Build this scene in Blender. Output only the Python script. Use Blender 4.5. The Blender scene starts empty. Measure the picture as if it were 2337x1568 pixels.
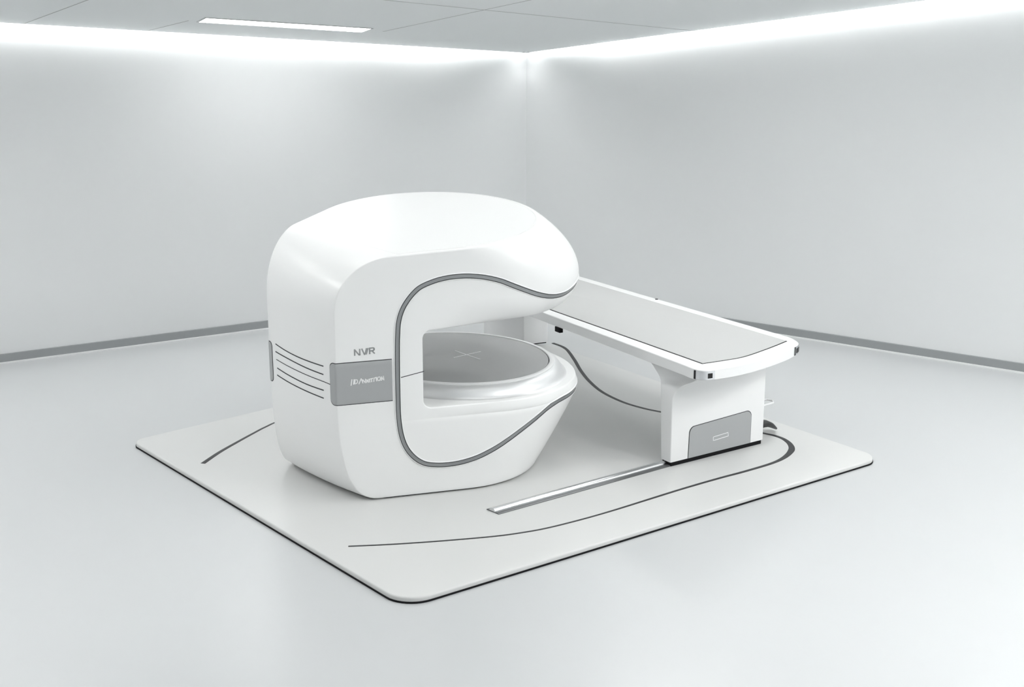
import bpy, bmesh, math
from mathutils import Vector, Matrix
from mathutils.bvhtree import BVHTree
sc = bpy.context.scene
COL = sc.collection
pi = math.pi

# ------------------------------------------------------------------ helpers
def mat(name, col, rough=.5, metal=0., emit=None, strength=0., coat=0., spec=.5, noise=None, bump=None):
    m = bpy.data.materials.new(name); m.use_nodes = True
    nt = m.node_tree; b = nt.nodes['Principled BSDF']
    b.inputs['Base Color'].default_value = (*col, 1)
    b.inputs['Roughness'].default_value = rough
    b.inputs['Metallic'].default_value = metal
    b.inputs['Specular IOR Level'].default_value = spec
    b.inputs['Coat Weight'].default_value = coat
    b.inputs['Coat Roughness'].default_value = .12 if 'floor' not in name else .25
    if emit:
        b.inputs['Emission Color'].default_value = (*emit, 1)
        b.inputs['Emission Strength'].default_value = strength
    tc = nt.nodes.new('ShaderNodeTexCoord')
    if noise:
        scale, amt = noise
        n = nt.nodes.new('ShaderNodeTexNoise'); n.inputs['Scale'].default_value = scale
        n.inputs['Detail'].default_value = 4
        nt.links.new(tc.outputs['Object'], n.inputs['Vector'])
        mr = nt.nodes.new('ShaderNodeMapRange')
        mr.inputs['To Min'].default_value = max(0, rough-amt); mr.inputs['To Max'].default_value = rough+amt
        nt.links.new(n.outputs['Fac'], mr.inputs['Value'])
        nt.links.new(mr.outputs['Result'], b.inputs['Roughness'])
    if bump:
        scale, st = bump
        n = nt.nodes.new('ShaderNodeTexNoise'); n.inputs['Scale'].default_value = scale
        nt.links.new(tc.outputs['Object'], n.inputs['Vector'])
        bp = nt.nodes.new('ShaderNodeBump'); bp.inputs['Strength'].default_value = st
        bp.inputs['Distance'].default_value = .002
        nt.links.new(n.outputs['Fac'], bp.inputs['Height'])
        nt.links.new(bp.outputs['Normal'], b.inputs['Normal'])
    return m

M = dict(
    shell=mat('white_gloss_shell', (.88,.885,.88), .33, coat=.15, noise=(3,.03)),
    pole=mat('pearl_white_metallic', (.80,.805,.81), .38, metal=.6),
    groove=mat('satin_grey_trim', (.30,.31,.315), .32, metal=.55),
    dark=mat('dark_grey_seam', (.05,.053,.056), .6, spec=.2),
    band=mat('grey_band_plastic', (.39,.40,.405), .42),
    pad=mat('grey_pad_vinyl', (.37,.375,.375), .34, bump=(400,.25)),
    cross=mat('light_mark', (.92,.93,.93), .45),
    letter_grey=mat('grey_lettering', (.33,.34,.34), .5),
    letter_white=mat('white_lettering', (.9,.9,.9), .5),
    mattress=mat('light_grey_mattress', (.50,.505,.50), .55, bump=(300,.2)),
    table=mat('white_table_lacquer', (.84,.845,.845), .35, coat=.1),
    chrome=mat('chrome', (.75,.76,.78), .12, metal=1.),
    steel=mat('rail_steel', (.72,.73,.74), .25, metal=1.),
    bed=mat('dark_steel', (.17,.175,.18), .35, metal=.6),
    black=mat('black_parts_and_shade', (.008,.008,.009), .7, spec=.15),  # bracket, foot and seams, also the painted shadow lines under bases
    blackp=mat('black_plastic', (.015,.015,.016), .35, spec=.3),
    platform=mat('platform_vinyl', (.62,.625,.617), .32, noise=(2,.02)),
    inlay=mat('dark_inlay', (.03,.031,.033), .42, spec=.25),
    floor=mat('grey_epoxy_floor', (.525,.538,.544), .32, spec=.95, noise=(.8,.02)),
    wall=mat('grey_white_wall_paint', (.76,.774,.778), .5, noise=(1.5,.03)),
    ceiling=mat('matt_ceiling_panel', (.8,.825,.83), .6),
    seam=mat('ceiling_joint', (.42,.43,.435), .8),
    base=mat('brushed_grey_baseboard', (.33,.345,.35), .4, metal=.3),
    lip=mat('baseboard_lip', (.75,.76,.76), .35),
    led=mat('led_strip', (.9,.9,.9), .5, emit=(1,1,.99), strength=30.),
    panel=mat('lit_panel', (.9,.9,.9), .5, emit=(1,1,.99), strength=11.),
    wide=mat('fill_wide_panel', (.9,.9,.9), .5, emit=(1,1,.99), strength=2.9),
    far=mat('fill_far_panel', (.9,.9,.9), .5, emit=(1,1,.99), strength=11.),
    farr=mat('fill_far_panel_front', (.9,.9,.9), .5, emit=(1,1,.99), strength=28.),
    frame=mat('panel_frame', (.55,.56,.57), .4),
)

def mesh_obj(name, vs, fs, m, parent=None, smooth=30, merge=True):
    me = bpy.data.meshes.new(name)
    bm = bmesh.new()
    bv = [bm.verts.new(v) for v in vs]
    for f in fs:
        try: bm.faces.new([bv[i] for i in f])
        except ValueError: pass
    if merge: bmesh.ops.remove_doubles(bm, verts=bm.verts, dist=2e-5)
    lo = [v for v in bm.verts if not v.link_faces]
    bmesh.ops.delete(bm, geom=lo, context='VERTS')
    bmesh.ops.recalc_face_normals(bm, faces=bm.faces)
    bm.to_mesh(me); bm.free()
    me.materials.append(m)
    if smooth:
        me.polygons.foreach_set('use_smooth', [True]*len(me.polygons))
        me.set_sharp_from_angle(angle=math.radians(smooth))
    o = bpy.data.objects.new(name, me); COL.objects.link(o)
    if parent: o.parent = parent
    return o

def empty(name, loc, rz=0.):
    o = bpy.data.objects.new(name, None); COL.objects.link(o)
    o.location = loc; o.rotation_euler = (0,0,rz); o.empty_display_size = .1
    return o

def tag(o, label=None, cat=None, group=None, kind=None):
    if label: o['label'] = label
    if cat: o['category'] = cat
    if group: o['group'] = group
    if kind: o['kind'] = kind
    return o

class MB:
    """collects pieces of one mesh"""
    def __init__(s): s.v=[]; s.f=[]
    def add(s, vs, fs):
        n=len(s.v); s.v += [tuple(v) for v in vs]; s.f += [tuple(i+n for i in f) for f in fs]; return s
    def grid(s, rows, close=False):
        nr=len(rows); nc=len(rows[0]); fs=[]
        for i in range(nr-1):
            for j in range(nc if close else nc-1):
                k=(j+1)%nc
                fs.append((i*nc+j, i*nc+k, (i+1)*nc+k, (i+1)*nc+j))
        return s.add([p for r in rows for p in r], fs)
    def ngon(s, pts): return s.add(pts, [tuple(range(len(pts)))])
    def prism(s, outline, z0, z1, bev=0., seg=3, zfun=None):
        """closed 2-D outline (counter-clockwise) raised from z0 to z1 with a rounded upper edge"""
        rows=[[(x,y,z0) for x,y in outline]]
        if bev:
            for k in range(seg+1):
                a=k/seg*pi/2
                rows.append([(x,y,z1-bev+bev*math.sin(a)) for x,y in inset(outline, bev*(1-math.cos(a)))])
        else: rows.append([(x,y,z1) for x,y in outline])
        s.grid(rows, True)
        s.ngon(rows[-1]); s.ngon(rows[0][::-1])
        return s
    def box(s, c, d, rz=0., bev=0.):
        cx,cy,cz=c; hx,hy,hz=d[0]/2,d[1]/2,d[2]/2
        o=[(-hx,-hy),(hx,-hy),(hx,hy),(-hx,hy)]
        if bev: o=round_poly(o,[bev]*4,4)
        ca,sa=math.cos(rz),math.sin(rz)
        return s.prism([(cx+x*ca-y*sa, cy+x*sa+y*ca) for x,y in o], cz-hz, cz+hz, bev*.7 if bev else 0)
    def tube(s, pts, r, n=8):
        rows=[]
        for i,p in enumerate(pts):
            p=Vector(p); a=Vector(pts[max(0,i-1)]); b=Vector(pts[min(len(pts)-1,i+1)])
            t=(b-a).normalized(); u=t.orthogonal().normalized() if abs(t.z)>.95 else t.cross(Vector((0,0,1))).normalized()
            w=u.cross(t)
            rows.append([tuple(p+u*r*math.cos(2*pi*k/n)+w*r*math.sin(2*pi*k/n)) for k in range(n)])
        s.grid(rows, True); s.ngon(rows[0][::-1]); s.ngon(rows[-1]); return s
    def build(s, name, m, parent=None, smooth=30): return mesh_obj(name, s.v, s.f, m, parent, smooth)

def inset(o, d):
    n=len(o); out=[]
    for i in range(n):
        p0=Vector(o[i-1]); p=Vector(o[i]); p1=Vector(o[(i+1)%n])
        a=(p-p0); b=(p1-p)
        if a.length<1e-9: a=b
        if b.length<1e-9: b=a
        a=a.normalized(); b=b.normalized()
        n1=Vector((-a.y,a.x)); n2=Vector((-b.y,b.x)); m=n1+n2
        if m.length<1e-6: m=n1
        m.normalize(); q=p+m*d/max(.5,m.dot(n1)); out.append((q.x,q.y))
    return out

def round_poly(pts, rad, seg=6):
    n=len(pts); out=[]
    for i in range(n):
        p0=Vector(pts[i-1]); p=Vector(pts[i]); p1=Vector(pts[(i+1)%n]); r=rad[i]
        if r<=0: out.append(tuple(p)); continue
        a=(p0-p).normalized(); b=(p1-p).normalized(); ang=a.angle(b); d=r/math.tan(ang/2)
        s=p+a*d; e=p+b*d; c=p+(a+b).normalized()*(r/math.sin(ang/2))
        a0=math.atan2(s.y-c.y,s.x-c.x); a1=math.atan2(e.y-c.y,e.x-c.x); da=(a1-a0+pi)%(2*pi)-pi
        for k in range(seg+1):
            t=a0+da*k/seg; out.append((c.x+r*math.cos(t), c.y+r*math.sin(t)))
    return out

def spline(pts, per=8):
    """Catmull-Rom through points of any dimension"""
    P=[Vector(p) for p in pts]; out=[]
    for i in range(len(P)-1):
        p0=P[max(0,i-1)]; p1=P[i]; p2=P[i+1]; p3=P[min(len(P)-1,i+2)]
        for k in range(per):
            t=k/per
            out.append(.5*((2*p1)+(p2-p0)*t+(2*p0-5*p1+4*p2-p3)*t*t+(3*p1-p0-3*p2+p3)*t**3))
    out.append(P[-1]); return out

def lerp(a,b,t): return a+(b-a)*t
def interp(tab, x):
    if x<=tab[0][0]: return tab[0][1]
    for (a,va),(b,vb) in zip(tab,tab[1:]):
        if x<=b: return va+(vb-va)*(x-a)/(b-a)
    return tab[-1][1]

def floor_ribbon(pts, width, z, h):
    """flat strip along a floor curve, slightly rounded on top; width may be a list of (t,width)"""
    rows=[]; n=len(pts)
    for i,p in enumerate(pts):
        a=Vector(pts[max(0,i-1)]); b=Vector(pts[min(n-1,i+1)]); t=(b-a).normalized(); q=Vector((-t.y,t.x))
        w=(interp(width,i/(n-1)) if isinstance(width,list) else width)/2
        rows.append([(p[0]+q.x*w*s, p[1]+q.y*w*s, z+hh) for s,hh in((-1,-.002),(-1,h*.5),(-.7,h),(.7,h),(1,h*.5),(1,-.002))])
    mb=MB(); mb.grid(rows); mb.ngon(rows[0]); mb.ngon(rows[-1][::-1]); return mb

# ------------------------------------------------------------------ camera
CAM_H=3.0
cam=bpy.data.cameras.new('camera'); co=bpy.data.objects.new('camera',cam); COL.objects.link(co)
cam.sensor_width=36.; cam.lens=36.*3000/2337; cam.clip_end=100
co.location=(0,0,CAM_H); co.rotation_euler=(pi/2-math.atan(784/3000),0,0)
sc.camera=co
FZ=-.035                                   # floor level; the platform top is z = 0

# ------------------------------------------------------------------ room
K=Vector((.145,13.65))                     # far corner of the room
UL=Vector((-4.561,-2.724)).normalized()    # along the left wall, away from the corner
UR=Vector((4.142,-3.01)).normalized()      # along the right wall
LEN=15.
def ceil_z(x,y): return 4.883919+.027442*x-.177150*y
NL=Vector((UL.y,-UL.x)); NL = NL if NL.dot(UR)>0 else -NL    # into the room from the left wall
NR=Vector((UR.y,-UR.x)); NR = NR if NR.dot(UL)>0 else -NR
PLe=K+UL*LEN; PRe=K+UR*LEN; PB=K+UL*LEN+UR*LEN
def struct(name, mb, m, smooth=0):
    o=mb.build(name,m,None,smooth); o['kind']='structure'; return o
struct('floor', MB().prism([tuple(p) for p in (K-(UL+UR)*.3, K+UR*(LEN+.3)-UL*.3, PB+(UL+UR)*.3, K+UL*(LEN+.3)-UR*.3)][::-1], FZ-.1, FZ), M['floor'])
def wall(name,a,b,n,top=.5):
    o=[a,b,b-n*.15,a-n*.15]
    mb=MB()
    mb.add([(p.x,p.y,FZ-.02) for p in o]+[(p.x,p.y,ceil_z(p.x,p.y)+top) for p in o],
           [(0,1,2,3),(4,5,6,7),(0,1,5,4),(1,2,6,5),(2,3,7,6),(3,0,4,7)])
    return struct(name,mb,M['wall'])
wall('wall_left',K,PLe,NL); wall('wall_right',K,PRe,NR)
wall('wall_front',PRe,PB,-UL); wall('wall_back',PLe,PB,-UR)
# ceiling: hangs clear of the two lit walls by the width of the light cove
GAP=.07
def inner(u,v):                             # point u along left wall, v along right wall from the ceiling's own corner
    d=GAP/abs(UL.dot(Vector((-UR.y,UR.x))))
    return K+UL*(d+u)+UR*(d+v)
cq=[inner(0,0),inner(LEN-.1,0),inner(LEN-.1,LEN-.1),inner(0,LEN-.1)]
mb=MB(); mb.add([(p.x,p.y,ceil_z(p.x,p.y)) for p in cq]+[(p.x,p.y,ceil_z(p.x,p.y)+.05) for p in cq],
    [(0,1,2,3),(4,5,6,7),(0,1,5,4),(1,2,6,5),(2,3,7,6),(3,0,4,7)])
struct('ceiling',mb,M['ceiling'])
# lid over the cove
cq=[K-(UL+UR)*.1,PLe,PB,PRe]
mb=MB(); mb.add([(p.x,p.y,ceil_z(p.x,p.y)+.3) for p in cq]+[(p.x,p.y,ceil_z(p.x,p.y)+.35) for p in cq],
    [(0,1,2,3),(4,5,6,7),(0,1,5,4),(1,2,6,5),(2,3,7,6),(3,0,4,7)])
struct('trim_1',mb,M['ceiling'])
# ceiling joints: thin dark strips let into the panels
def joint(a,b,i):
    a=Vector(a);b=Vector(b);t=(b-a).normalized();q=Vector((-t.y,t.x))*.0035
    ps=[a-q,b-q,b+q,a+q]
    mb=MB(); mb.add([(p.x,p.y,ceil_z(p.x,p.y)-.0015) for p in ps]+[(p.x,p.y,ceil_z(p.x,p.y)+.01) for p in ps],
      [(0,1,2,3),(4,5,6,7),(0,1,5,4),(1,2,6,5),(2,3,7,6),(3,0,4,7)])
    struct('trim_%d'%i,mb,M['seam'])
def ext(a,b,s,t):
    a=Vector(a);b=Vector(b);return a+(b-a)*s, a+(b-a)*t
joint(*ext((-.586,10.772),(.89,11.864),-4,1.9),2)
joint(*ext((-.624,11.449),(.143,10.657),-.68,5),3)
joint(*ext((-4.012,11.093),(-3.168,10.144),-.02,4),4)
joint(*ext((-3.163,11.628),(-2.665,11.148),-.05,1),5)
# baseboards
def baseboard(name,U,N,i):
    for nm,z0,z1,d,m in((name,FZ,FZ+.085,.016,'base'),('trim_%d'%i,FZ,FZ+.014,.03,'lip')):
        a=K+U*0; b=K+U*LEN
        o=[a,b,b+N*d,a+N*d]
        if (o[1]-o[0]).cross(o[2]-o[1])<0: o=o[::-1]
        struct(nm,MB().prism([tuple(p) for p in o],z0,z1,.003,2),M[m])
baseboard('baseboard_left',UL,NL,6); baseboard('baseboard_right',UR,NR,7)

# ------------------------------------------------------------------ lights of the room and added fill panels
def strip_light(name,U,N,label):
    ts=[.085,.3,.6,1.0,LEN-.3]; ws=[.016,.019,.026,.045,.045]
    o=[K+U*t+N*.012 for t in ts]+[K+U*t+N*q for t,q in zip(ts[::-1],ws[::-1])]
    mb=MB(); rows=[[(p.x,p.y,ceil_z(p.x,p.y)+h) for p in o] for h in(.03,.05)]
    mb.grid(rows,True); mb.ngon(rows[0]); mb.ngon(rows[1])
    t=mb.build(name,M['led'],None,0); tag(t,label,'light'); return t
strip_light('cove_light',UL,NL,'long white cove light along the top of the left wall')
strip_light('cove_light',UR,NR,'long white cove light along the top of the right wall')
def ceiling_and_fill_light(c, L, W, label, group=None, th=math.atan2(.513,.8585), m='panel'):
    t=empty('ceiling_and_fill_light',(c[0],c[1],ceil_z(*c)))
    u=Vector((math.cos(th),math.sin(th))); v=Vector((-u.y,u.x))
    def corners(l,w): return [u*(-l/2)-v*w/2,u*(l/2)-v*w/2,u*(l/2)+v*w/2,u*(-l/2)+v*w/2]
    def dz(p): return .027442*p.x-.177150*p.y
    o=corners(L,W); i=corners(L-.03,W-.03)
    mb=MB(); rows=[[(p.x,p.y,dz(p)+.004) for p in o],[(p.x,p.y,dz(p)-.006) for p in o],[(p.x,p.y,dz(p)-.006) for p in i],[(p.x,p.y,dz(p)+.004) for p in i]]
    mb.grid(rows,True).build('frame',M['frame'],t,0)
    mb=MB(); rows=[[(p.x,p.y,dz(p)+.003) for p in i],[(p.x,p.y,dz(p)-.004) for p in i]]
    mb.grid(rows,True); mb.ngon(rows[0]); mb.ngon(rows[1]); mb.build('diffuser',M[m],t,0)
    tag(t,label,'light',group); return t
ceiling_and_fill_light((-1.912,11.50),1.50,.235,'slim white rectangular ceiling light panel lit near the left wall')
TL=math.atan2(.513,.8585); TR=math.atan2(-.588,.809)
for u,v,th,m in((2.3,4.1,TR,'panel'),(6.8,2.1,TL,'wide'),(3.3,4.4,TR,'wide'),(3.2,6.6,TR,'wide'),(5.3,3.6,TL,'wide'),(5.4,5.6,TL,'wide'),(8.6,2.6,TL,'far'),(8.6,5.4,TL,'far'),(11.4,3.6,TL,'far'),(11.4,6.6,TL,'far'),
              (2.6,9.6,TR,'farr'),(5.2,10.2,TR,'farr'),(2.6,12.2,TR,'farr'),(5.6,12.4,TR,'farr'),(8.6,12.2,TR,'farr')):
    p=K+UL*u+UR*v  # fill panels added out of view to brighten front faces and walls
    ceiling_and_fill_light((p.x,p.y),1.5,.6 if m!='panel' else .3,'wide white fill light panel added overhead, out of view','added fill panels',th,m)

# ------------------------------------------------------------------ raised platform
plat=empty('platform',(0,7.5,FZ))
pq=[(-2.68,8.783),(-.554,6.205),(2.501,8.434),(.323,11.495)]
po=[(x,y-7.5) for x,y in round_poly(pq,[.10,.17,.13,.12],10)]
MB().prism(po,.010,.035,.011,4).build('deck',M['platform'],plat,40)
MB().prism(inset(po,-.004),0,.0095).build('base_shadow',M['black'],plat,40)  # black strip stands in for the shadow gap along the deck's foot
tag(plat,'low light grey platform with rounded corners on the grey floor','platform')
ring1=[(.37,11.495),(.474,11.31),(.535,10.941),(.574,10.594),(.629,10.267),(.715,9.959),(.85,9.701),(.988,9.543),(1.117,9.444),
  (1.35,9.29),(1.58,9.10),(1.815,8.928)]
ring2=[(1.815,8.928),(1.874,8.879),(1.921,8.802),(1.941,8.689),(1.923,8.569),(1.846,8.425),(1.734,8.304),(1.532,8.152),(1.339,8.021),(1.089,7.839),
  (.847,7.65),(.616,7.469),(.423,7.33),(.21,7.195),(.055,7.123),(-.098,7.071),(-.348,7.014),(-.584,6.97),(-.756,6.945),(-.929,6.926)]
l1=spline([(x,y-7.5) for x,y in ring1+ring2[1:]],8)
o=floor_ribbon(l1,[(0,.03),(.3,.03),(.42,.032),(.5,.045),(.56,.028),(.75,.017),(1,.016)],.035,.002).build('inlay_line',M['inlay'],plat,60)
l2=spline([(x,y-7.5) for x,y in((-2.068,8.304),(-2.007,8.524),(-1.93,8.735),(-1.847,8.947),(-1.792,9.077),(-1.70,9.24),(-1.45,9.5),(-1.1,9.8))],8)
floor_ribbon(l2,[(0,.034),(.4,.022),(1,.016)],.035,.002).build('inlay_line',M['inlay'],plat,60)

# ------------------------------------------------------------------ floor rail
rail=empty('floor_rail',(-.113,7.4445,0),math.atan2(.822,1.10))
# local x along the rail; slanted cut at the near end
def bar(sec,name,m,parent,x1=1.42):
    rows=[[(-(y+.055)*.1 if k==0 else x1, y, z) for y,z in sec] for k in(0,1)]
    mb=MB(); mb.grid(rows); mb.ngon(rows[0]); mb.ngon(rows[1][::-1]); return mb.build(name,m,parent,50)
bar([(-.055,0.0004),(-.055,.004),(-.050,.007),(.050,.007),(.055,.004),(.055,0.0004)],'rail_bed',M['bed'],rail)
bar([(-.022,.006),(-.022,.012),(-.016,.020),(-.004,.0245),(.010,.0245),(.022,.020),(.030,.012),(.030,.006)],'rail_bar',M['steel'],rail)
tag(rail,'straight polished steel rail on the platform leading under the table pedestal','rail')

# ------------------------------------------------------------------ scanner
PH=.7319; W=.3724
SX=Vector((math.cos(PH),math.sin(PH))); SY=Vector((-SX.y,SX.x))
so=Vector((-1.0558,7.5708))+SY*W
scan=empty('mri_scanner',(so.x,so.y,.0004),PH)
tag(scan,'large white C-shaped open scanner with grey trim standing on the platform','scanner')
KEY=dict(zt=1.6162,zu=1.2548,zc=1.055,zd=.648,zf=.564,zl=.494,xt=.9978,Rt=.7294,xu=1.2573,Ru=.7631,xc=1.2367,Rc=.63,
  xd=1.2325,Rd=.6308,xf=1.252,Rf=.752,xl=1.253,Rl=.7642,x0=.9929,R0=.6773,ky=1.1404,kt=1.0401,sy=.0639,sx=.0769)
zt,zu,zc,zd,zf,zl=(KEY[k] for k in('zt','zu','zc','zd','zf','zl'))
def prof(z):
    k=KEY
    if z<=zl:
        t=z/zl; t=1-(1-t)**1.12
        x,R=lerp(k['x0'],k['xl'],t),lerp(k['R0'],k['Rl'],t)
        e=min(1,(zl-z)/.03); R-=.006*(1-e)**2
        return x,R,k['ky']
    if z<=zf:
        t=(z-zl)/(zf-zl); t=t**1.4
        return lerp(k['xl'],k['xf'],t),lerp(k['Rl'],k['Rf'],t)-.006*max(0,1-(z-zl)/.03)**2,k['ky']
    if z<=zc:
        t=(z-zf)/(zc-zf); return lerp(k['xf'],k['xc'],t),lerp(k['Rf'],k['Rc'],t),k['ky']
    if z<=zu:
        s=(z-zc)/(zu-zc); t=(1-(1-s)**2.0)**.62
        return lerp(k['xc'],k['xu'],s),lerp(k['Rc'],k['Ru'],t),k['ky']
    s=(z-zu)/(zt-zu); t=s**1.9
    return lerp(k['xu'],k['xt'],t),lerp(k['Ru'],k['Rt'],t),lerp(k['ky'],k['kt'],t)
def tilt(x,y,z):
    f=min(1,max(0,(z-zc-.02)/(zt-zc-.02))); f=f*f*(3-2*f) if False else f
    return f*(KEY['sx']*(x-1)+KEY['sy']*y)
LOW=[(0,.245),(.006,.213),(.014,.185),(.03,.148),(.05,.120),(.08,.094),(.11,.076),(.15,.058),(.2,.042),(.25,.031),(.3,.0225),(.36,.0145),(.42,.0085),(.48,.0045),(.54,.0015),(.60,0)]
def xleft(z):
    if z<.6: return interp(LOW,z)
    z0=zt-.44
    if z>z0:
        t=min(1,(z-z0)/.44); n=2.35
        return .37*(1-(1-t**n)**(1/n))
    return 0.
def tangent(ax,ay,xc,R):
    d=math.hypot(xc-ax,ay); a0=math.atan2(ay,ax-xc)+math.acos(min(1,R/d))
    a0=(a0+pi)%(2*pi)-pi
    tx,ty=xc+R*math.cos(a0), R*math.sin(a0)
    return (ty-ay)/(tx-ax), tx, a0
def prof_line(z):
    """profile that carries the flat column front, running straight past the C opening"""
    if zl<z<zu:
        t=(z-zl)/(zu-zl); a,b=prof(zl),prof(zu); return tuple(lerp(p,q,t) for p,q in zip(a,b))
    return prof(z)
def front_line(z, ins=0.):
    xc,R,ky=prof_line(z); R-=ins; w=(W-ins)/ky
    s,tx,a0=tangent(0,-w,xc,R)
    return s,w,ky
def line_y(z,x,ins=0.):
    s,w,ky=front_line(z,ins); return (-w+s*x)*ky
NLF,NC,NA,NB,NARC=6,5,10,14,34
BUL=.028
def half_ring(z, xs, ins=0., zo=None):
    """front half outline, left middle -> nose"""
    s,w,ky=front_line(z,ins); xl=xleft(z if zo is None else zo)+(ins if z<.3 else 0)
    xc,R,ky2=prof(z); R-=ins
    ay=(-w+s*xs)*ky/ky2; s2,tx,a0=tangent(xs,ay,xc,R)
    yc=(-w+s*xl)*ky; rc=.008; out=[]
    lf=lambda y: xl-BUL*(1-(y/yc)**2)*min(1,1.)
    y1=yc+rc
    for i in range(NLF):
        y=y1*i/(NLF-1)*1.0; out.append((lf(y),y))
    d=1/math.hypot(1,s*ky); e=(xl+rc*d, yc+rc*s*ky*d); p=(xl,yc); b=out[-1]
    for i in range(1,NC+1):
        t=i/NC; out.append(tuple((1-t)**2*b[k]+2*t*(1-t)*p[k]+t*t*e[k] for k in(0,1)))
    for i in range(1,NA+1):
        x=lerp(e[0],xs,i/NA); out.append((x,(-w+s*x)*ky))
    for i in range(1,NB+1):
        x=lerp(xs,tx,i/NB); out.append((x,(ay+s2*(x-xs))*ky2))
    for i in range(1,NARC+1):
        a=lerp(a0,0,i/NARC); out.append((xc+R*math.cos(a),R*ky2*math.sin(a)))
    return out
IC=NLF-1+NC+NA                              # index of the xs point
def lift(p,z): return (p[0],p[1],z+tilt(p[0],p[1],z))
def full(h): return h+[(x,-y) for x,y in h[-2:0:-1]]
XG,FR,BV=.495,.05,.009                       # gap's left wall, fillet radius, rim rounding
def gap_edge(o, n=7):
    """(x,z) of the gap's left edge, bottom to top, grown by o"""
    pts=[]
    for i in range(n+1):
        a=pi/2*i/n; pts.append((XG+FR-(FR+o)*math.sin(a), zf+FR-(FR+o)*math.cos(a)))
    za,zb=zf+FR,zc-FR
    for i in range(1,12): pts.append((XG-o, lerp(za,zb,i/12)))
    for i in range(n+1):
        a=pi/2*(1-i/n); pts.append((XG+FR-(FR+o)*math.sin(a), zc-FR+(FR+o)*math.cos(a)))
    return pts
def build_shell():
    mb=MB()
    X0=XG+FR
    low=[(.008,.012),(.0095,.006),(.0125,.002),(.019,0),(.03,0),(.045,0),(.06,0),(.08,0),(.10,0),(.125,0),(.15,0),(.185,0),(.22,0),(.26,0),(.30,0),(.35,0),(.40,0),(.44,0),(.46,0),(.472,0),(.48,0),(.486,0),(.49,0),(zl,0),(.498,0),(.503,0),(.51,0),(.52,0),(.535,0)]
    rows=[]                                  # (full ring points, inside gap?)
    for z,ins in low: rows.append(([lift(p,z) for p in full(half_ring(z,X0,ins))],False))
    ge=gap_edge(BV)
    for i,(x,z) in enumerate(ge):
        rows.append(([lift(p,z) for p in full(half_ring(z,x))], True))
    n1=len(low); n2=n1+len(ge)-1
    zs=[zc+BV+(zu-zc-BV)*t for t in(.03,.07,.12,.18,.26,.35,.45,.56,.68,.8,.9,.95)]+[zu]+[zu+(zt-.012-zu)*t for t in(.04,.08,.14,.2,.27,.34,.41,.48,.55,.61,.67,.72,.77,.81,.85,.88,.91,.935,.955,.97,.982,.991)]
    for z in zs: rows.append(([lift(p,z) for p in full(half_ring(z,X0))],False))
    b=.012
    for k in range(5):
        a=k/4*pi/2; z=zt-b+b*math.sin(a); rows.append(([lift(p,z) for p in full(half_ring(z,X0,b*(1-math.cos(a))))],False))
    N=len(rows[0][0]); nb=N-IC
    for j in range(len(rows)-1):
        skip = n1<=j<n2
        r0,r1=rows[j][0],rows[j+1][0]
        fs=[]
        for i in range(N):
            k=(i+1)%N
            if skip and IC<=i<nb: continue
            fs.append((i,k,N+k,N+i))
        mb.add(r0+r1,fs)
    # lid with a fine groove just inside the rim
    h0=.012
    cap=[(h0,zt),(h0+.010,zt),(h0+.0115,zt-.0035),(h0+.0145,zt-.0035),(h0+.016,zt+.0005),(h0+.03,zt+.0005)]
    rs=[[lift(p,min(z,zt+.0005)) for p in full(half_ring(zt,X0,i,))] for i,z in cap]
    for r,(i,z) in zip(rs,cap):
        pass
    rs=[[ (x,y,zz-(zt-z)) for (x,y,zz) in [lift(p,zt) for p in full(half_ring(zt,X0,i))]] for i,z in cap]
    mb.grid(rs,True); mb.ngon(rs[-1])
    mb.ngon(rows[0][0][::-1])
    # rim of the C opening
    loops=[]; NK=4
    for k in range(NK+1):
        a=k/NK*pi/2; ins=BV*(1-math.cos(a)); o=BV*(1-math.sin(a))
        g=gap_edge(o)
        fl=[lift(p,zf-o) for p in full(half_ring(zf-o,X0,ins))[IC:nb+1]]
        ce=[lift(p,zc+o) for p in full(half_ring(zc+o,X0,ins))[IC:nb+1]]
        fc=[lift((x,line_y(z,x,ins)),z) for x,z in g]
        bc=[(x,-y,z) for x,y,z in fc]
        loops.append((fl,bc,ce,fc))
    cyc=[L[0]+L[1][1:-1]+L[2][::-1]+L[3][1:-1][::-1] for L in loops]
    mb.grid(cyc,True)
    fl,bc,ce,fc=loops[-1]
    mb.ngon(fl); mb.ngon(ce)
    mb.grid([fc,bc])
    return mb.build('shell',M['shell'],scan,32)
shell=build_shell()
bvh=BVHTree.FromPolygons([v.co[:] for v in shell.data.vertices],[p.vertices[:] for p in shell.data.polygons])
mb=MB(); mb.prism([tuple(p) for p in full(half_ring(.001,XG+FR,.022))],0,.0095).build('plinth_shadow',M['black'],scan,0)  # black layer painting the dark contact shadow below the shell
# -- shell trim is laid on the shell through surface points
def on_shell(p):
    co_,no,_,_=bvh.find_nearest(Vector(p)); return co_,no
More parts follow.
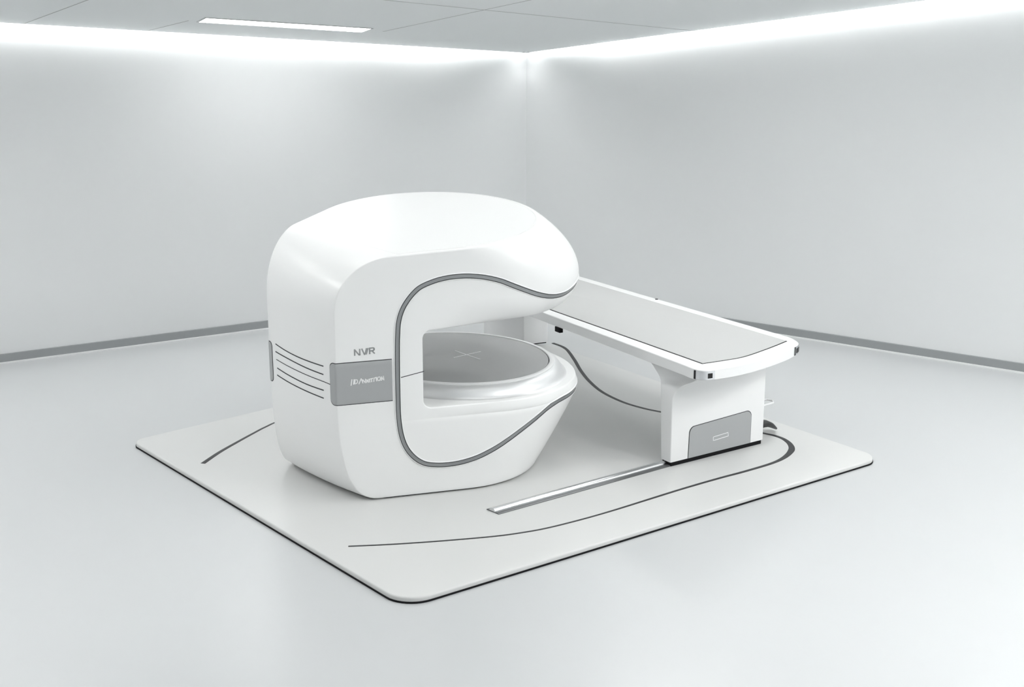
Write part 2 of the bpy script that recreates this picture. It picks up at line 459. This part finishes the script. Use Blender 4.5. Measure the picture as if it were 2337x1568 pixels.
#PARTS
GRV=[(1.7057,-.6965,1.2202),(1.5783,-.7773,1.1969),(1.4728,-.8206,1.1848),(1.3724,-.8495,1.1873),(1.2872,-.8634,1.1995),(1.1938,-.8665,1.2251),(1.1063,-.8526,1.2599),(1.0151,-.8243,1.3017),(.944,-.795,1.3355),(.8621,-.7587,1.3615),(.7872,-.7253,1.3755),(.7128,-.692,1.3807),(.6391,-.659,1.3771),(.5652,-.6257,1.3623),(.4867,-.5904,1.3315),(.4397,-.5692,1.2916),(.3991,-.5509,1.2369),(.3719,-.5386,1.1809),(.3559,-.5314,1.1171),(.3495,-.5287,1.0377),(.3466,-.5273,.9415),(.3448,-.526,.8177),(.3443,-.5248,.6685),(.3466,-.5256,.5177),(.3583,-.5345,.4033),(.3867,-.5481,.3161),(.4324,-.5697,.2497),(.486,-.5947,.2086),(.5497,-.6242,.191),(.6184,-.6557,.1852),(.7014,-.6937,.1905),(.7995,-.738,.2138),(.8993,-.7814,.2572),(.9898,-.8135,.3069),(1.0865,-.84,.3623),(1.1913,-.8586,.419),(1.2872,-.8655,.4667),(1.3965,-.8494,.4905),(1.5369,-.803,.4925),(1.6501,-.7381,.4925)]
def around(p0, n):
    """points from p0 round the nose of the pole to its mirror image"""
    x,y,z=p0; xc,R,ky=prof(z); a=math.atan2(y/ky,x-xc); r=math.hypot(x-xc,y/ky); out=[]
    for i in range(1,n):
        t=lerp(a,-a,i/n); out.append((xc+r*math.cos(t),r*ky*math.sin(t),z))
    return out
fr=[tuple(v) for v in spline(GRV,5)]
back=[(x,-y,z) for x,y,z in fr[::-1]]
a1=around(fr[-1],26); a2=around((fr[0][0],-fr[0][1],fr[0][2]),26)
loop=fr+a1+back+a2
def ribbon(pts, sec, closed=False):
    """strip laid on the shell; sec = [(offset across, height)...]"""
    P=[on_shell(p) for p in pts]; n=len(P); rows=[]
    for i in range(n):
        p,no=P[i]
        a=P[(i-1)%n if closed else max(0,i-1)][0]; b=P[(i+1)%n if closed else min(n-1,i+1)][0]
        t=(b-a).normalized(); q=t.cross(no).normalized()
        row=[]
        for w,h in sec:
            c,nn=on_shell(p+q*w); row.append(tuple(c+nn*h))
        rows.append(row)
    mb=MB()
    if closed: rows.append(rows[0])
    mb.grid(rows); return mb
gm=ribbon(loop,[(-.0135,-.002),(-.0135,.0015),(-.009,.0032),(-.004,.0022),(.004,.0022),(.009,.0032),(.0135,.0015),(.0135,-.002)],True)
gt=gm.build('groove_trim',M['groove'],scan,60)
for sg in (1,-1):
    ribbon(loop,[(sg*.0105,-.001),(sg*.0105,.0040),(sg*.0150,.0040),(sg*.0150,-.001)][::sg],True).build('trim_edge',M['dark'],gt,60)
    ribbon(loop,[(sg*.0150,-.001),(sg*.0150,.0045),(sg*.0165,.0062),(sg*.0190,.0055),(sg*.0205,.003),(sg*.0225,-.001)][::sg],True).build('trim_lip',M['table'],gt,60)  # white bead added as the bright highlight line beside the groove

# -- wrap-round path on the column: t<0 on the side face, t>0 on the front
def wrap_pt(t,z,h,sgn=1):
    pts=half_ring(z,XG+FR)[:IC+1]; n=len(pts)
    # outward offset
    off=[]
    for i,p in enumerate(pts):
        a=Vector(pts[max(0,i-1)]); b=Vector(pts[min(n-1,i+1)]); d=(b-a).normalized(); off.append(Vector(p)+Vector((d.y,-d.x))*h)
    ic=NLF-1+NC//2; L=[0.]
    for a,b in zip(pts,pts[1:]): L.append(L[-1]+math.hypot(b[0]-a[0],b[1]-a[1]))
    s=t+L[ic]
    for i in range(n-1):
        if s<=L[i+1] or i==n-2:
            k=(s-L[i])/(L[i+1]-L[i]); q=off[i].lerp(off[i+1],k); return lift((q.x,q.y*sgn),z)
def wrap_patch(ts, zr, h, sgn=1):
    """zr(t) -> (z0,z1)"""
    rows=[]
    for t in ts:
        z0,z1=zr(t); zz=[z0+(z1-z0)*k/10 for k in range(11)]
        e=min(.004,(z1-z0)/4)
        rows.append([wrap_pt(t,z0,-.001,sgn),wrap_pt(t,z0,h*.6,sgn)]+[wrap_pt(t,z,h,sgn) for z in [z0+e]+zz[1:-1]+[z1-e]]+[wrap_pt(t,z1,h*.6,sgn),wrap_pt(t,z1,-.001,sgn)])
    mb=MB(); mb.grid(rows)
    mb.ngon(rows[0]); mb.ngon(rows[-1][::-1]); return mb
def band_z(g, t0, r):
    def f(t):
        k=min(1,max(0,(t-t0)/r)); d=r*(1-math.sqrt(max(0,1-(1-k)**2)))
        return (.636-g+d, .893+g-d)
    return f
tsf=[-.046,-.0445,-.042,-.038,-.033,-.027,-.02,-.014,-.010,-.007,-.004,-.002,0,.002,.004,.007,.010,.015,.03,.06,.1,.15,.2,.25,.3,.345]
def band(sgn,label):
    p=wrap_patch([t-.004 if t<-.02 else t for t in tsf],band_z(.005,-.050,.032),.0015,sgn).build('band_surround',M['dark'],scan,40)
    b=wrap_patch(tsf,band_z(0,-.046,.03),.004,sgn).build('band_panel',M['band'],scan,40)
    if label: b['label']=label
    return b
fb=band(1,'grey nameplate band on the front corner'); band(-1,'grey band wrapping the rear corner')
# -- lettering, stroke by stroke, on the front face
def strokes(segs, x0, z0, sx, sz, h, wd, slope=0.):
    mb=MB()
    for pl in segs:
        P=[(x0+a*sx, z0+b*sz+slope*a*sx) for a,b in pl]
        for (a,b),(c,d) in zip(P,P[1:]):
            l=math.hypot(c-a,d-b)
            if l<1e-6: continue
            tx,tz=(c-a)/l,(d-b)/l; nx,nz=-tz*wd/2,tx*wd/2; ex,ez=tx*wd*.3,tz*wd*.3
            q=[(a-ex+nx,b-ez+nz),(a-ex-nx,b-ez-nz),(c+ex-nx,d+ez-nz),(c+ex+nx,d+ez+nz)]
            vs=[(x,line_y(z,x)-hh,z) for hh in(.0,h) for x,z in q]
            vs=[(v[0],v[1],v[2]+tilt(v[0],v[1],v[2])) for v in vs]
            mb.add(vs,[(0,1,2,3),(4,5,6,7),(0,1,5,4),(1,2,6,5),(2,3,7,6),(3,0,4,7)])
    return mb
NWR=[[(0,0),(0,1),(.22,0),(.26,0),(.26,1)],[(.37,1),(.49,0),(.53,.05)],[(.60,1),(.53,.05)],[(.68,1),(.58,0)],
     [(.76,0),(.76,1),(.93,1),(.985,.9),(.985,.62),(.93,.5),(.78,.48)],[(.88,.48),(1,0)]]
strokes(NWR,.108,.938,.110,.035,.0016,.0072,.03).build('lettering',M['letter_grey'],scan,0)['label']='grey letters on the front face'
TXT=[[(0,-.1),(.03,1)],[(.075,.05),(.095,.95)],[(.11,.1),(.13,.9),(.19,.8),(.2,.4),(.17,.15),(.11,.1)],
     [(.24,0),(.31,.95),(.36,.05)],[(.35,.1),(.36,.7),(.43,.05),(.44,.75)],[(.47,.05),(.48,.6),(.52,.1)],[(.52,.5),(.53,.05)],
     [(.56,.6),(.57,.05)],[(.535,.62),(.6,.64)],[(.62,.62),(.625,.05)],[(.59,.65),(.66,.7)],[(.70,.72),(.69,.05)],[(.69,.72),(.745,.74)],
     [(.765,.85),(.775,.1)],[(.82,.8),(.80,.5),(.82,.15),(.87,.12),(.895,.5),(.875,.82),(.82,.8)],
     [(.92,.1),(.925,.8),(.965,.2),(.985,.85),(1,.1)]]
strokes(TXT,.080,.757,.185,.033,.0058,.0052,.05).build('lettering',M['letter_white'],fb,0)['label']='white lettering on the grey band'
# -- vent slots on the side face
def side_x(y,z): 
    yc=-line_y(z,0); return xleft(z)-BUL*(1-(y/yc)**2)
for pts,w in (([(.269,.896),(.12,.879),(-.055,.867),(-.264,.8606)],.0035),([(.2745,.845),(.097,.833),(-.098,.817),(-.261,.808)],.0035),
   ([(.267,.795),(.10,.784),(-.095,.772),(-.25,.764),(-.325,.757)],.0024),([(.26,.74),(.106,.726),(-.091,.712),(-.259,.708)],.0035),([(.265,.6926),(.11,.6794),(-.088,.6665),(-.256,.6573)],.0035)):
    rows=[]
    for y,z in spline(pts,8):
        rows.append([(side_x(y,z+dz)-h,y,z+dz) for dz,h in((-w,-.001),(-w,.0008),(-w*.5,.0016),(w*.5,.0016),(w,.0008),(w,-.001))])
    mb=MB(); mb.grid(rows); mb.ngon(rows[0]); mb.ngon(rows[-1][::-1]); mb.build('vent_slot',M['dark'],scan,0)
# -- panel joint on the inner fascia
rows=[]
for i in range(9):
    x=lerp(.357,XG+.002,i/8); z=lerp(.7735,.8015,i/8)
    rows.append([(x,line_y(z+dz,x)-h,z+dz) for dz,h in((-.0022,-.001),(-.0022,.0009),(.0022,.0009),(.0022,-.001))])
mb=MB(); mb.grid(rows); mb.build('fascia_joint',M['dark'],scan,0)
# -- lower pole: skirt, rim, pad and cross mark
KY=KEY['ky']; XD=KEY['xd']; RD=KEY['Rd']
def lathe(pr, n=120, cap0=False, cap1=False):
    rows=[[(XD+r*math.cos(2*pi*i/n), KY*r*math.sin(2*pi*i/n), z) for i in range(n)] for r,z in pr]
    mb=MB(); mb.grid(rows,True)
    if cap0: mb.ngon(rows[0][::-1])
    if cap1: mb.ngon(rows[-1])
    return mb
h=zd-zf
lathe([(.712,zf-.001),(.705,zf+.002),(.696,zf+.008),(.689,zf+.018),(.683,zf+.030),(.676,zf+.042),(.667,zf+.053),(.655,zf+.063),(.642,zf+.070),(.632,zf+.074),(.627,zf+.075),(.62,zf+.075)]).build('pole_skirt',M['pole'],scan,60)
lathe([(.628,zf+.070),(.632,zf+.073),(.633,zf+.078),(.631,zd-.006),(.628,zd-.002),(.623,zd),(.606,zd),(.602,zd-.002),(.601,zd-.012)]).build('pole_rim',M['table'],scan,60)
lathe([(.603,zd-.0115),(.590,zd-.011)],120,False,False).build('pad_seam',M['black'],scan,0)
pad=lathe([(.5965,zd-.014),(.5965,zd-.006),(.594,zd-.0035),(.590,zd-.003)],120,True,True).build('pad',M['pad'],scan,40); pad['label']='grey round pad'
mb=MB()
for (ax,ay),(bx,by) in(((1.319,.1097),(1.3007,-.1826)),((1.1948,-.0269),(1.4372,-.028))):
    a=Vector((ax,ay)); b=Vector((bx,by)); t=(b-a).normalized(); q=Vector((-t.y,t.x))*.0042
    ps=[a-q,b-q,b+q,a+q]
    mb.add([(p.x,p.y,zd-.0035) for p in ps]+[(p.x,p.y,zd-.0012) for p in ps],[(4,5,6,7),(0,1,5,4),(1,2,6,5),(2,3,7,6),(3,0,4,7)])
mb.build('cross_mark',M['cross'],pad,0)

# ------------------------------------------------------------------ patient table
TO=Vector((1.2,8.9,0))
tab=empty('patient_table',(TO.x,TO.y,.0004))
tag(tab,'long white patient table with a grey top on pedestals beside the scanner','table')
L2=lambda pts:[(x-TO.x,y-TO.y) for x,y in pts]
ZT,TH=.74,.068
endc=[(1.10,8.105),(1.155,8.012),(1.218,7.981),(1.282,8.001),(1.444,8.094),(1.621,8.237),(1.813,8.441),(1.903,8.566),(1.948,8.648),(1.95,8.719),(1.923,8.821),(1.89,8.871)]
es=[tuple(v) for v in spline(endc,6)]
outline=es+round_poly([(1.0,10.23),(-.06,11.88),(-.985,11.65),(.0,9.96)],[0,.09,.09,0],6)
outline=L2(outline)
MB().prism(outline,ZT-TH,ZT,.007,4).build('tabletop',M['table'],tab,40)
mpts=[(.305,9.54),(1.223,8.136)]
arc=[tuple(v) for v in spline([(1.223,8.136),(1.375,8.215),(1.519,8.307),(1.709,8.509),(1.873,8.707)],6)]
mo=L2(arc+[(-.09,11.735),(-.86,11.53)])
so_=MB().prism(inset(mo,-.009),ZT-.001,ZT+.0008).build('mattress_seam',M['black'],tab,0)
mt=MB().prism(mo,ZT-.001,ZT+.0045,.003,3).build('mattress',M['mattress'],tab,40); mt['label']='light grey mattress panel'
# corner caps wrap the rounded corners of the slab
def edge_patch(pts, z0, z1, h, name, m, parent):
    rows=[]; n=len(pts)
    for i,p in enumerate(pts):
        a=Vector(pts[max(0,i-1)]); b=Vector(pts[min(n-1,i+1)]); d=(b-a).normalized(); nn=Vector((d.y,-d.x)); p=Vector(p)
        rows.append([(p.x+nn.x*q,p.y+nn.y*q,z) for q,z in((-.002,z0),(h,z0),(h,z1),(-.002,z1))])
    mb=MB(); mb.grid(rows); mb.ngon(rows[0]); mb.ngon(rows[-1][::-1]); return mb.build(name,m,parent,40)
e=L2(es)
def cap(i0,i1,s0,s1):
    c=edge_patch(e[i0:i1+1],ZT-TH+.004,ZT-.008,.004,'corner_cap',M['chrome'],tab); c['label']='chrome corner cap'
    edge_patch(e[s0:s1+1],ZT-TH+.014,ZT-.022,.006,'cap_slot',M['blackp'],c)
    edge_patch([e[i0],e[i0+1]],ZT-TH+.004,ZT-.008,.0055,'cap_edge',M['blackp'],c)
    return c
cap(6,18,14,17); cap(42,54,44,48)
# near pedestal: a thin panel that flares into a bracket under the slab
PF=Vector((1.051,8.235)); PU=Vector((.698,.475)).normalized(); PN=Vector((-PU.y,PU.x)); PL=.848
FE=[(0,-.001),(.466,-.001),(.49,.008),(.51,.022),(.528,.04),(.544,.066),(.552,.10),(.556,.15),(.57,.22),(.60,.27),(.672,.30)]
BE=[(0,.098),(.35,.115),(.48,.122),(.538,.13),(.587,.163),(.636,.216),(.672,.262)]
zs_=[.03,.1,.2,.3,.38,.44,.466,.48,.49,.50,.51,.52,.528,.536,.544,.549,.553,.557,.563,.57,.585,.6,.62,.64,.672]
rows=[]
for z in zs_:
    f=interp(FE,z); b=interp(BE,z); r=.008
    P=lambda u,v:(PF+PU*u+PN*v-Vector((TO.x,TO.y)))
    c=[P(f,0),P(PL,0),P(PL+.006,b),P(0,b)]
    o=round_poly([tuple(q) for q in c],[r,r,r,r],3)
    rows.append([(x,y,z) for x,y in o])
mb=MB(); mb.grid(rows,True); mb.ngon(rows[0][::-1]); mb.ngon(rows[-1]); ped=mb.build('pedestal',M['table'],tab,35)
PW=lambda u,v,z:(PF.x+PU.x*u+PN.x*v-TO.x, PF.y+PU.y*u+PN.y*v-TO.y, z)
def front_panel(uz, v0, v1, name, m, parent, ins=.0):
    a=[PW(u,v0,z) for u,z in uz]; b=[PW(u,v1,z) for u,z in uz]; mb=MB(); mb.grid([a,b],True); mb.ngon(b); mb.ngon(a[::-1]); return mb.build(name,m,parent,0)
def panel_outline(g): return round_poly([(.154-g,.031),(.722+g,.031),(.722+g,.268+g),(.161-g,.245+g)],[0,0,.045,.045],8)
front_panel(panel_outline(.004),.001,-.0012,'panel_seam',M['dark'],ped)
pn=front_panel(panel_outline(0),.001,-.0035,'access_panel',M['band'],ped); pn['label']='grey access panel with rounded top corners'
mb=MB()
mk=[(.374,.114),(.512,.121),(.508,.147),(.373,.140)]
for (a,b),(c,d) in zip(mk,mk[1:]+mk[:1]):
    l=math.hypot(c-a,d-b); nx,nz=-(d-b)/l*.0018,(c-a)/l*.0018
    q=[(a+nx,b+nz),(a-nx,b-nz),(c-nx,d-nz),(c+nx,d+nz)]
    mb.add([PW(u,v,z) for v in(-.003,-.0045) for u,z in q],[(4,5,6,7),(0,1,5,4),(1,2,6,5),(2,3,7,6),(3,0,4,7)])
mb.build('panel_mark',M['cross'],pn,0)
mb=MB(); o=[PW(u,v,0)[:2] for u,v in((.008,.006),(PL-.012,.006),(PL-.012,.09),(.008,.09))]
mb.prism(o,.0,.031).build('plinth_shadow',M['black'],tab,0)  # black block gives the shadow line beneath the near pedestal
# release lever and foot pedal behind the pedestal
mb=MB(); mb.tube([PW(.80,.06,.250),PW(.985,.05,.262),PW(1.0,.075,.268),PW(.985,.12,.268),PW(.82,.13,.262)],.007,8); mb.build('release_lever',M['table'],tab,50)
px=[PW(.86,.10,.082),PW(.96,.13,.085),PW(1.02,.145,.078),PW(1.07,.15,.056),PW(1.125,.155,.022)]
rows=[]
for (x,y,z),w,hh in zip(px,(.03,.045,.05,.045,.02),(.014,.02,.024,.022,.012)):
    ring_=[]
    for k in range(12):
        a=2*pi*k/12; ring_.append((x+PN.x*w*math.cos(a),y+PN.y*w*math.cos(a),max(.006,z+hh*math.sin(a))))
    rows.append(ring_)
mb=MB(); mb.grid(rows,True); mb.ngon(rows[0][::-1]); mb.ngon(rows[-1]); mb.build('foot_pedal',M['blackp'],tab,50)
# far pedestal under the other end
def quad_col(c0,u,v,du,dv): 
    c0=Vector(c0);u=Vector(u).normalized();v=Vector(v).normalized()
    return L2([tuple(p) for p in round_poly([tuple(c0),tuple(c0+u*du),tuple(c0+u*du+v*dv),tuple(c0+v*dv)],[.012]*4,4)])
fo=quad_col((.104,11.386),(.826,.40),(-.66,.75),.25,.56)
MB().prism(fo,.012,ZT-TH+.002).build('pedestal',M['table'],tab,40)
MB().prism(inset(fo,.012),.0,.013).build('plinth_shadow',M['black'],tab,0)
MB().box((.345-TO.x,9.385-TO.y,ZT-TH-.018),(.07,.03,.036),math.atan2(.861,-.509),.004).build('clamp_bracket',M['black'],tab,30)
mb=MB(); mb.prism([(1.128-TO.x+.012*math.cos(2*pi*k/16),10.03-TO.y-.022+.012*math.sin(2*pi*k/16)) for k in range(16)],ZT-.001,ZT+.004,.001,2).build('button',M['dark'],tab,40)

# ------------------------------------------------------------------ downlight in the corner, world, view
dl=K+(NL+NR).normalized()*.13
d0=empty('corner_downlight',(dl.x,dl.y,ceil_z(dl.x,dl.y)))
tag(d0,'small recessed downlight in the ceiling corner where the walls meet','light')
mb=MB(); rows=[[(r*math.cos(2*pi*k/24),r*math.sin(2*pi*k/24),z) for k in range(24)] for r,z in((.035,.004),(.035,-.004),(.027,-.005),(.024,.004))]
mb.grid(rows,True).build('trim_ring',M['frame'],d0,40)
mb=MB(); mb.ngon([(.024*math.cos(2*pi*k/24),.024*math.sin(2*pi*k/24),.001) for k in range(24)]).build('lens',M['panel'],d0,0)
sl=bpy.data.lights.new('corner_spot','SPOT'); sl.energy=1.1; sl.spot_size=math.radians(95); sl.spot_blend=1.; sl.shadow_soft_size=.02
slo=bpy.data.objects.new('corner_spot',sl); COL.objects.link(slo); slo.location=(dl.x,dl.y,ceil_z(dl.x,dl.y)-.03)
w=bpy.data.worlds.new('world'); sc.world=w; w.use_nodes=True
w.node_tree.nodes['Background'].inputs[0].default_value=(.75,.78,.8,1); w.node_tree.nodes['Background'].inputs[1].default_value=.2
sc.view_settings.view_transform='Standard'; sc.view_settings.look='None'; sc.view_settings.gamma=1.; sc.view_settings.use_curve_mapping=False
sc.view_settings.exposure=.38
